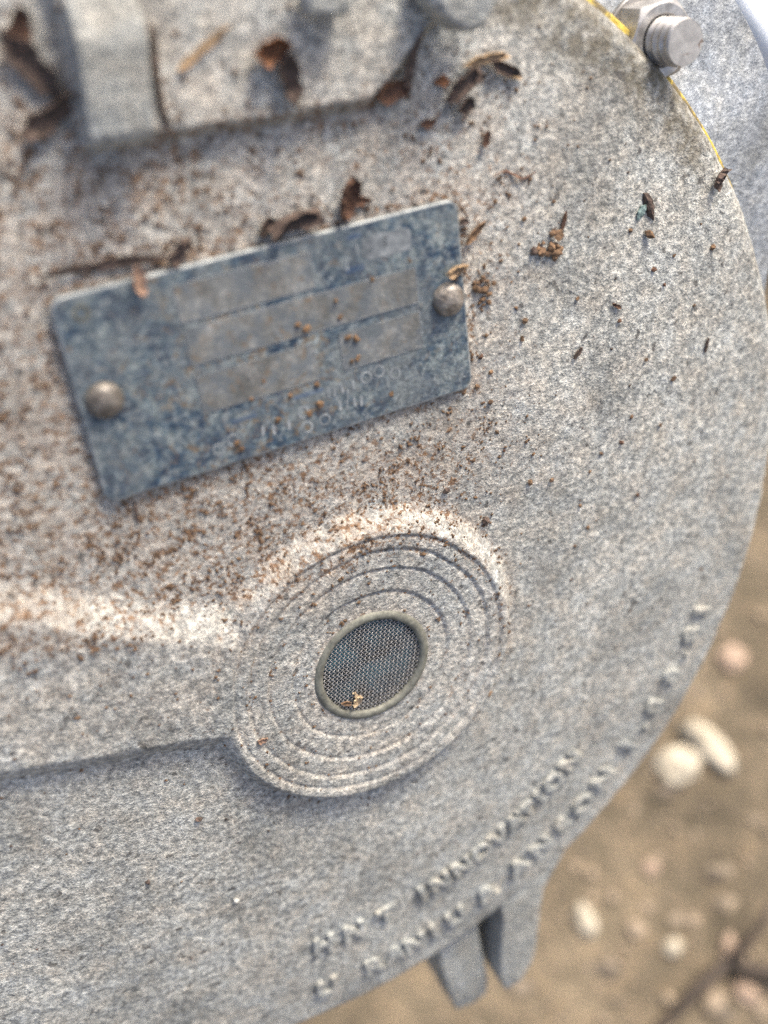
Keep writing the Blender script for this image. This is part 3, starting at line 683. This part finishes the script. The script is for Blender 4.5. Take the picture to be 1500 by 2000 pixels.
# uncountable fine soil dust
def dust(name, count, sizes, mat, label, seed, gate, region=None):
    rs = np.random.RandomState(seed); keep = []
    while sum(len(k_) for k_ in keep) < count:
        x = rs.uniform(-70, 105, 40000); y = rs.uniform(-95, 104, 40000)
        cl = .5 + .5 * vnoise(x, y, 2.2, seed + 1) * .6 + .5 * vnoise(x, y, 1.0, seed + 2) * .5
        pr = gate(x, y) * ss(.52, .74, cl)
        ok = (rs.rand(40000) < pr) & (np.hypot(x, y) < 106)
        keep.append(np.c_[x[ok], y[ok]])
    P2 = np.concatenate(keep)[:count]; m_ = len(P2)
    z = height(P2[:, 0], P2[:, 1]) + relief(P2[:, 0], P2[:, 1])
    ca, sa = math.cos(-PA), math.sin(-PA); dx, dy = P2[:, 0] - PCX, P2[:, 1] - PCY
    inp = (np.abs(ca * dx - sa * dy) < PW / 2) & (np.abs(sa * dx + ca * dy) < PH / 2)
    ven = np.hypot(P2[:, 0] - VX, P2[:, 1] - VY) < 12.2
    keepm = ~(inp | ven); P2 = P2[keepm]; z = z[keepm]; m_ = len(P2)
    oc = np.array([(1, 0, 0), (-1, 0, 0), (0, 1, 0), (0, -1, 0), (0, 0, 1), (0, 0, -1)], float)
    of = np.array([(0, 2, 4), (2, 1, 4), (1, 3, 4), (3, 0, 4), (2, 0, 5), (1, 2, 5), (3, 1, 5), (0, 3, 5)])
    sz = sizes[0] + (sizes[1] - sizes[0]) * rs.rand(m_) ** 2.5
    jit = rs.uniform(.6, 1.35, (m_, 6, 3)); rot_ = rs.uniform(0, 6.283, m_)
    vv = oc[None] * jit * sz[:, None, None]; vv[:, :, 2] *= .7; vv[:, :, 0] *= rs.uniform(.8, 1.7, m_)[:, None]
    c_, s_ = np.cos(rot_)[:, None], np.sin(rot_)[:, None]
    vx = vv[:, :, 0] * c_ - vv[:, :, 1] * s_; vy = vv[:, :, 0] * s_ + vv[:, :, 1] * c_
    vv = np.stack([vx + P2[:, 0:1], vy + P2[:, 1:2], vv[:, :, 2] + z[:, None] + sz[:, None] * .35], -1).reshape(-1, 3)
    ff = (of[None] + (np.arange(m_) * 6)[:, None, None]).reshape(-1, 3)
    o_ = obj(name, from_np(name, vv, ff, False), mat, None, FACE); o_['kind'] = 'stuff'; return tag(o_, label, 'soil dust')
dust('soil_dust', 6000, (.08, .42), M['crumb'], 'fine brown soil dust caked over the upper left of the cover', 501, lambda x, y: np.clip(dirt_map(x, y) - .16, 0, 1) ** 1.4)
dust('rusty_dust', 1400, (.08, .34), M['crumb_orange'], 'fine rusty dust sprinkled over the cover and vent boss', 601, lambda x, y: np.clip(dirt_map(x, y) - .1, 0, 1))
dust('dark_dust', 450, (.08, .36), M['bark_dark'], 'sparse dark specks spread over the whole grey cover face', 701, lambda x, y: .25 + .5 * dirt_map(x, y))

# ------------------------------------------------------------------ things on the ground
def pebble(name, x, y, a, b, c, rot_, mat, label, cat='pebble'):
    bm = bmesh.new(); q = bmesh.ops.create_icosphere(bm, subdivisions=3, radius=1.0); sd = rng.randint(0, 999)
    c *= .62
    for v in q['verts']:
        p = v.co.copy(); p.z = math.copysign(abs(p.z) ** .6, p.z); f_ = 1 + .34 * float(vnoise(p.x + 3 * p.z, p.y + 2 * p.z, .8, sd)) + .1 * float(vnoise(p.x - 2 * p.z, p.y + p.z, .35, sd + 1)); v.co = Vector((p.x * a * f_ * .82, p.y * b * f_ * .82, p.z * c * f_ * .8))
    o_ = obj(name, from_bm(name, bm, True, 1.0), M[mat]); o_.location = (x, y, ground_z(x, y) + c * .45); o_.rotation_euler = (0, 0, R(rot_))
    return tag(o_, label, cat, 'pebbles on the soil')
for args in [
    (.150, .063, .0135, .0118, .009, 20, 'stone_cream', 'largest round cream pebble on the soil next to the cover rim'),
    (.1675, .0715, .0195, .0085, .007, -50, 'stone_cream', 'long narrow cream pebble beside the largest round one'),
    (.098, -.012, .0062, .0095, .006, 12, 'stone_cream', 'oval cream pebble nearest to the ears of the cover'),
    (.121, -.016, .0055, .0055, .004, 0, 'stone_tan', 'dull yellow pebble between the oval and the small round pebble'),
    (.139, -.024, .0050, .0048, .004, 0, 'stone_cream', 'small round cream pebble in the lower right soil'),
    (.166, -.024, .0042, .0068, .005, -10, 'stone_pink', 'pinkish pebble standing at the fork of the dark twig'),
    (.172, -.044, .0085, .0055, .004, -40, 'stone_pink', 'pinkish pebble below the dark twig, right one'),
    (.156, -.048, .0070, .0060, .004, 30, 'stone_tan', 'tan pebble below the dark twig, left one'),
    (.186, .118, .0090, .0080, .006, 0, 'stone_pink', 'pale orange pebble half hidden behind the right rim'),
    (.150, -.012, .0040, .0036, .003, 0, 'stone_tan', 'tiny tan pebble above the dark twig'),
    (.180, -.052, .0050, .0045, .003, 0, 'stone_tan', 'tan pebble in the extreme lower right corner'),
    (.128, -.006, .0036, .0030, .0025, 0, 'stone_tan', 'tiny tan pebble above the dull yellow one'),
    (.132, .012, .0050, .0042, .003, 30, 'stone_pink', 'flat orange tan pebble midway down the open soil')]:
    pebble('pebble', *args)
def tube(name, pts, r0, r1, mat, seg=8):
    bm = bmesh.new(); rg_ = []; m_ = len(pts)
    for i, p in enumerate(pts):
        d = Vector(pts[min(i + 1, m_ - 1)]) - Vector(pts[max(i - 1, 0)]); d.normalize(); sd = d.cross(Vector((0, 0, 1))).normalized(); up = sd.cross(d)
        rr = r0 + (r1 - r0) * i / (m_ - 1); rr *= rng.uniform(.85, 1.15)
        rg_.append([bm.verts.new(Vector(p) + (sd * math.cos(q * 6.283 / seg) + up * math.sin(q * 6.283 / seg)) * rr) for q in range(seg)])
    for i in range(m_ - 1):
        for q in range(seg): bm.faces.new((rg_[i][q], rg_[i][(q + 1) % seg], rg_[i + 1][(q + 1) % seg], rg_[i + 1][q]))
    bm.faces.new(rg_[0][::-1]); bm.faces.new(rg_[-1])
    return from_bm(name, bm, True, 1.0)
tw = obj('twig', tube('twig', [(.215, -.040, .012), (.190, -.036, .012), (.172, -.033, .010), (.163, -.030, .009), (.150, -.040, .010), (.138, -.051, .009), (.120, -.066, .006), (.105, -.078, .004)], .0038, .0026, None), M['twig'])  # dark tube follows the twig's shadow streaks and stands in for them
tag(tw, 'dark forked twig standing in for shadow lines on the soil in the lower right', 'twig')
obj('branch', tube('branch', [(.164, -.031, .009), (.170, -.024, .014), (.178, -.014, .018), (.184, -.004, .02)], .0028, .0016, None), M['twig'], tw)
# scatter of small stones and soil lumps that cannot be counted
rs = np.random.RandomState(5); vv = []; ff = []
ico = bmesh.new(); bmesh.ops.create_icosphere(ico, subdivisions=1, radius=1.0); ico.verts.ensure_lookup_table()
iv = np.array([v.co[:] for v in ico.verts]); ifc = np.array([[v.index for v in f.verts] for f in ico.faces]); ico.free()
for i in range(2600):
    x, y = rs.uniform(-.05, .42), rs.uniform(-.2, .7); sz = .0006 + .0035 * rs.rand() ** 4
    vv.append(iv * sz * rs.uniform(.7, 1.3, (len(iv), 3)) * np.array([1, 1, .6]) + np.array([x, y, ground_z(x, y) + sz * .3])); ff.append(ifc + i * len(iv))
o = obj('soil_gravel', from_np('soil_gravel', np.concatenate(vv) * 1000, np.concatenate(ff)), M['stone_tan']); o['kind'] = 'stuff'
tag(o, 'fine tan grit and soil lumps scattered over the bare ground', 'grit')
vv = []; ff = []
for i in range(420):
    x, y = rs.uniform(-.02, .30), rs.uniform(-.14, .30); sz = .0015 + .0045 * rs.rand() ** 2.5
    vv.append(iv * sz * rs.uniform(.55, 1.35, (len(iv), 3)) * np.array([1.2, .9, .5]) + np.array([x, y, ground_z(x, y) + sz * .15])); ff.append(ifc + i * len(iv))
o = obj('soil_clods', from_np('soil_clods', np.concatenate(vv) * 1000, np.concatenate(ff), False), M['clod']); o['kind'] = 'stuff'
tag(o, 'dull brown clods and dry litter strewn over the bare ground', 'clods')
# white block standing beyond the flange
bm = prism([(.172, .486), (.215, .386), (.45, .487), (.407, .587)], -.02, .12, .006, 3)
o = obj('white_block', from_bm('white_block', bm, True, 1.0), M['white_paint']); tag(o, 'white painted concrete block on the ground beyond the upper right flange edge', 'block')
